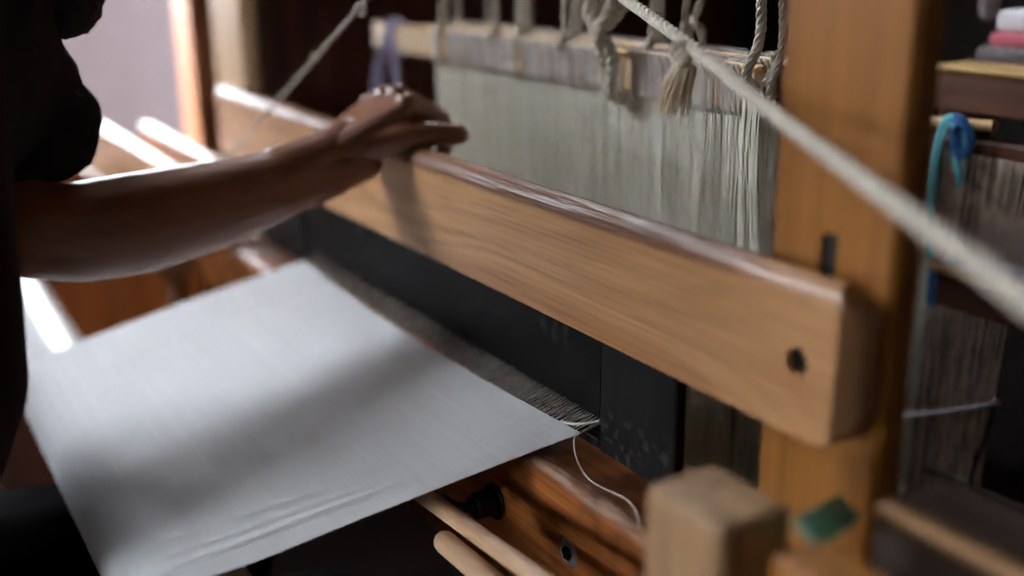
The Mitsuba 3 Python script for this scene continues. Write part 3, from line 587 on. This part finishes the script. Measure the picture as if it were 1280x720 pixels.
hand += blob([((-.396, -.085, .922), .031), (WR + (0, -.004, -.008), .0262), ((-.380, -.027, .936), .0205), ((-.402, -.027, .938), .0195), (WR + (0, .012, .004), .021)], 24)
hand += blob([(WR + (.012, .012, -.002), .018), ((-.372, .002, .969), .0168), ((-.415, .002, .967), .0150), ((-.365, .012, .968), .0145), (WR + (-.010, .012, 0), .018)], 20)
fr_ = [(.0112, .0100, .0090, .0080), (.0115, .0102, .0092, .0082), (.0108, .0098, .0088, .0078), (.0098, .0088, .0080, .0070)]
for i in range(4):
    kn = ball(mcp[i] + np.array([0, .001, .0005]), fr_[i][0] + .0008)
    hand += kn + chain([mcp[i], pip[i], dip[i], tip[i]], fr_[i], 20) + chain([WR * .45 + mcp[i] * .55 + np.array([0, 0, .0035]), mcp[i] + np.array([0, 0, .0012])], [.0085, .0085], 16)
TH = [np.array(p) for p in ((-.374, -.022, .955), (-.345, .003, .9635), (-.327, .030, .9650), (-.318, .0500, .9640))]
hand += chain(TH, [.0200, .0150, .0122, .0098], 20)
hand = man(soft(hand, .0030, 10))
full = body + hand
parts = full.decompose(); full = max(parts, key=lambda m: m.volume())
add(tri(full), 'skin', pe, 'body', smooth=True)
def nail(c, nrm_, r):
    m = trimesh.creation.icosphere(2); m.vertices *= (r * .8, r, r * .28); z = np.asarray(nrm_, float); z /= np.linalg.norm(z)
    m.apply_transform(trimesh.geometry.align_vectors([0, 0, 1], z)); m.apply_translation(np.asarray(c) + 0); return m
add(nail(TH[3] + (-.001, -.002, .0088), (-.15, .15, 1), .0062), 'nail', pe, 'fingernail')
for i in range(4): add(nail(tip[i] + (0, .0055, -.0015), (0, 1, -.55), .0048), 'nail', pe, 'fingernail')
Rh = trimesh.transformations.rotation_matrix(math.radians(-14), [1, 0, 0], HC)
def put(m): m.apply_transform(Rh); return m
for s in (-1, 1):
    kq = add(put(tri(ball(HC + (s * .031, .0775, .022), .0125))), 'eye', pe, 'eye')
    add(put(tri(ball(HC + (s * .031, .0855, .022), .0058))), 'iris', pe, kq[len(pe) + 2:] + '__iris')
    add(put(tube(curve([HC + (s * .014, .0935, .044), HC + (s * .032, .0935, .050), HC + (s * .050, .082, .045)], 12), [.002] + [.0034] * 10 + [.0015], 8)), 'hair', pe, 'eyebrow')
add(put(cat([tri(blob([(HC + (-.018, .0900, -.055), .0055), (HC + (.018, .0900, -.055), .0055), (HC + (0, .096, -.053), .005)])), tri(blob([(HC + (-.015, .088, -.0635), .0058), (HC + (.015, .088, -.0635), .0058), (HC + (0, .094, -.0645), .0055)]))])), 'lips', pe, 'lips')
hair = blob([(HC + (0, -.032, .030), .091), (HC + (0, .012, .040), .079)]) + blob([(HC + (-.062, -.02, .02), .03), (HC + (.062, -.02, .02), .03), (HC + (0, -.075, -.04), .045)])
hair -= m3.Manifold.cube([.3, .3, .3]).rotate([-25, 0, 0]).translate([float(HC[0] - .15), float(HC[1] + .040), float(HC[2] - .20)])
hr = soft(hair, .008, 8); hr.vertices += (meshkit.fbm(hr.vertices * (60, 25, 25), 3)[:, None] - .5) * .006 * hr.vertex_normals
add(put(hr), 'hair', pe, 'hair')
bd = blob([(HC + (-.036, .020, -.062), .031), (HC + (.036, .020, -.062), .031), (HC + (0, .062, -.098), .024), (HC + (0, .045, -.085), .042)]) - blob([(HC + (0, .10, -.03), .05), (HC + (0, .12, -.05), .032)])
bd = soft(bd, .005, 5); bd.vertices += (meshkit.fbm(bd.vertices * 160, 2, 4)[:, None] - .4) * .006 * bd.vertex_normals
add(put(bd), 'hair', pe, 'beard')
# shirt: leaning body, loose front, sleeves
sh = blob([((BX - .09, -.70, .62), .128), ((BX + .09, -.70, .62), .128), ((BX - .065, -.60, .80), .128), ((BX + .065, -.60, .80), .128)])
sh += blob([((BX - .065, -.60, .80), .128), ((BX + .065, -.60, .80), .128), ((BX - .07, -.455, 1.03), .118), ((BX + .06, -.465, 1.035), .118)])
sh += blob([((BX - .07, -.455, 1.03), .118), ((BX + .06, -.465, 1.035), .118), (LS + (.02, 0, 0), .072), (RS + (-.02, 0, 0), .072), ((BX, -.42, 1.09), .072), ((BX, -.375, 1.07), .050), ((BX + .10, -.40, 1.10), .075), ((-.41, -.326, 1.040), .042), ((-.41, -.330, 1.078), .032)])
sh += blob([((BX - .06, -.40, 1.05), .075), ((BX + .0, -.40, 1.05), .075), ((BX - .06, -.320, 1.0), .045), ((BX - .02, -.318, 1.0), .045), ((BX - .06, -.318, .980), .040), ((BX - .02, -.316, .980), .040), ((BX - .06, -.37, .985), .04), ((BX - .02, -.37, .985), .04)])
sl = chain([LS, LS * .40 + EL * .60, EL + (0, .002, .050)], [.070, .066, .060]) - m3.Manifold.cube([.3, .3, .3]).translate([-.56, -.5, .958 - .3])
sr = chain([RS, RS * .5 + RE * .5, RE, RE * .35 + RW * .65], [.070, .061, .055, .046])
sh += sl
add(soft(sr, .009, 10), 'sleeve', pe, 'sleeve', 'dark brown near sleeve')
sm = soft(sh, .009, 10)
dsp = (meshkit.fbm(sm.vertices * (22, 26, 16), 3, 5) - .5) * .016 + (meshkit.fbm(sm.vertices * (60, 60, 40), 2, 9) - .5) * .005
sm.vertices += dsp[:, None] * sm.vertex_normals
add(sm, 'shirt', pe, 'shirt', 'loose dark shirt')
add(strap([(BX - .05, -.395, 1.125), (BX - .035, -.335, 1.105), (BX, -.312, 1.085), (BX + .035, -.335, 1.108), (BX + .055, -.40, 1.13)], .022, .22), 'shirt', pe, 'shirt__collar')
tr = chain([HP + (-.09, 0, .0), KL, AL + (0, 0, .02)], [.122, .083, .060]) + chain([HP + (.09, 0, .0), KR, AR + (0, 0, .02)], [.122, .083, .060]) + blob([(HP + (-.08, 0, .02), .13), (HP + (.08, 0, .02), .13)])
tm = soft(tr, .010, 8); tm.vertices += ((meshkit.fbm(tm.vertices * (18, 12, 18), 3, 2) - .5) * .022)[:, None] * tm.vertex_normals
add(tm, 'trousers', pe, 'trousers', 'dark baggy trousers')
for A in (AL, AR): add(soft(chain([A + (0, -.012, -.045), A + (0, .03, -.072), A + (0, .16, -.084)], [.050, .046, .034]), .01, 4), 'black_rubber', pe, 'shoe')
bn = thing('bench', 'low wooden bench under the weaver', 'bench')
add(box(-.80, .05, -.92, -.60, .405, .435, .004), 'old_wood_x', bn, 'seat')
for x in (-.76, -.03): add(box(x, x + .05, -.88, -.64, 0, .405, .004), 'old_wood_z', bn, 'leg')
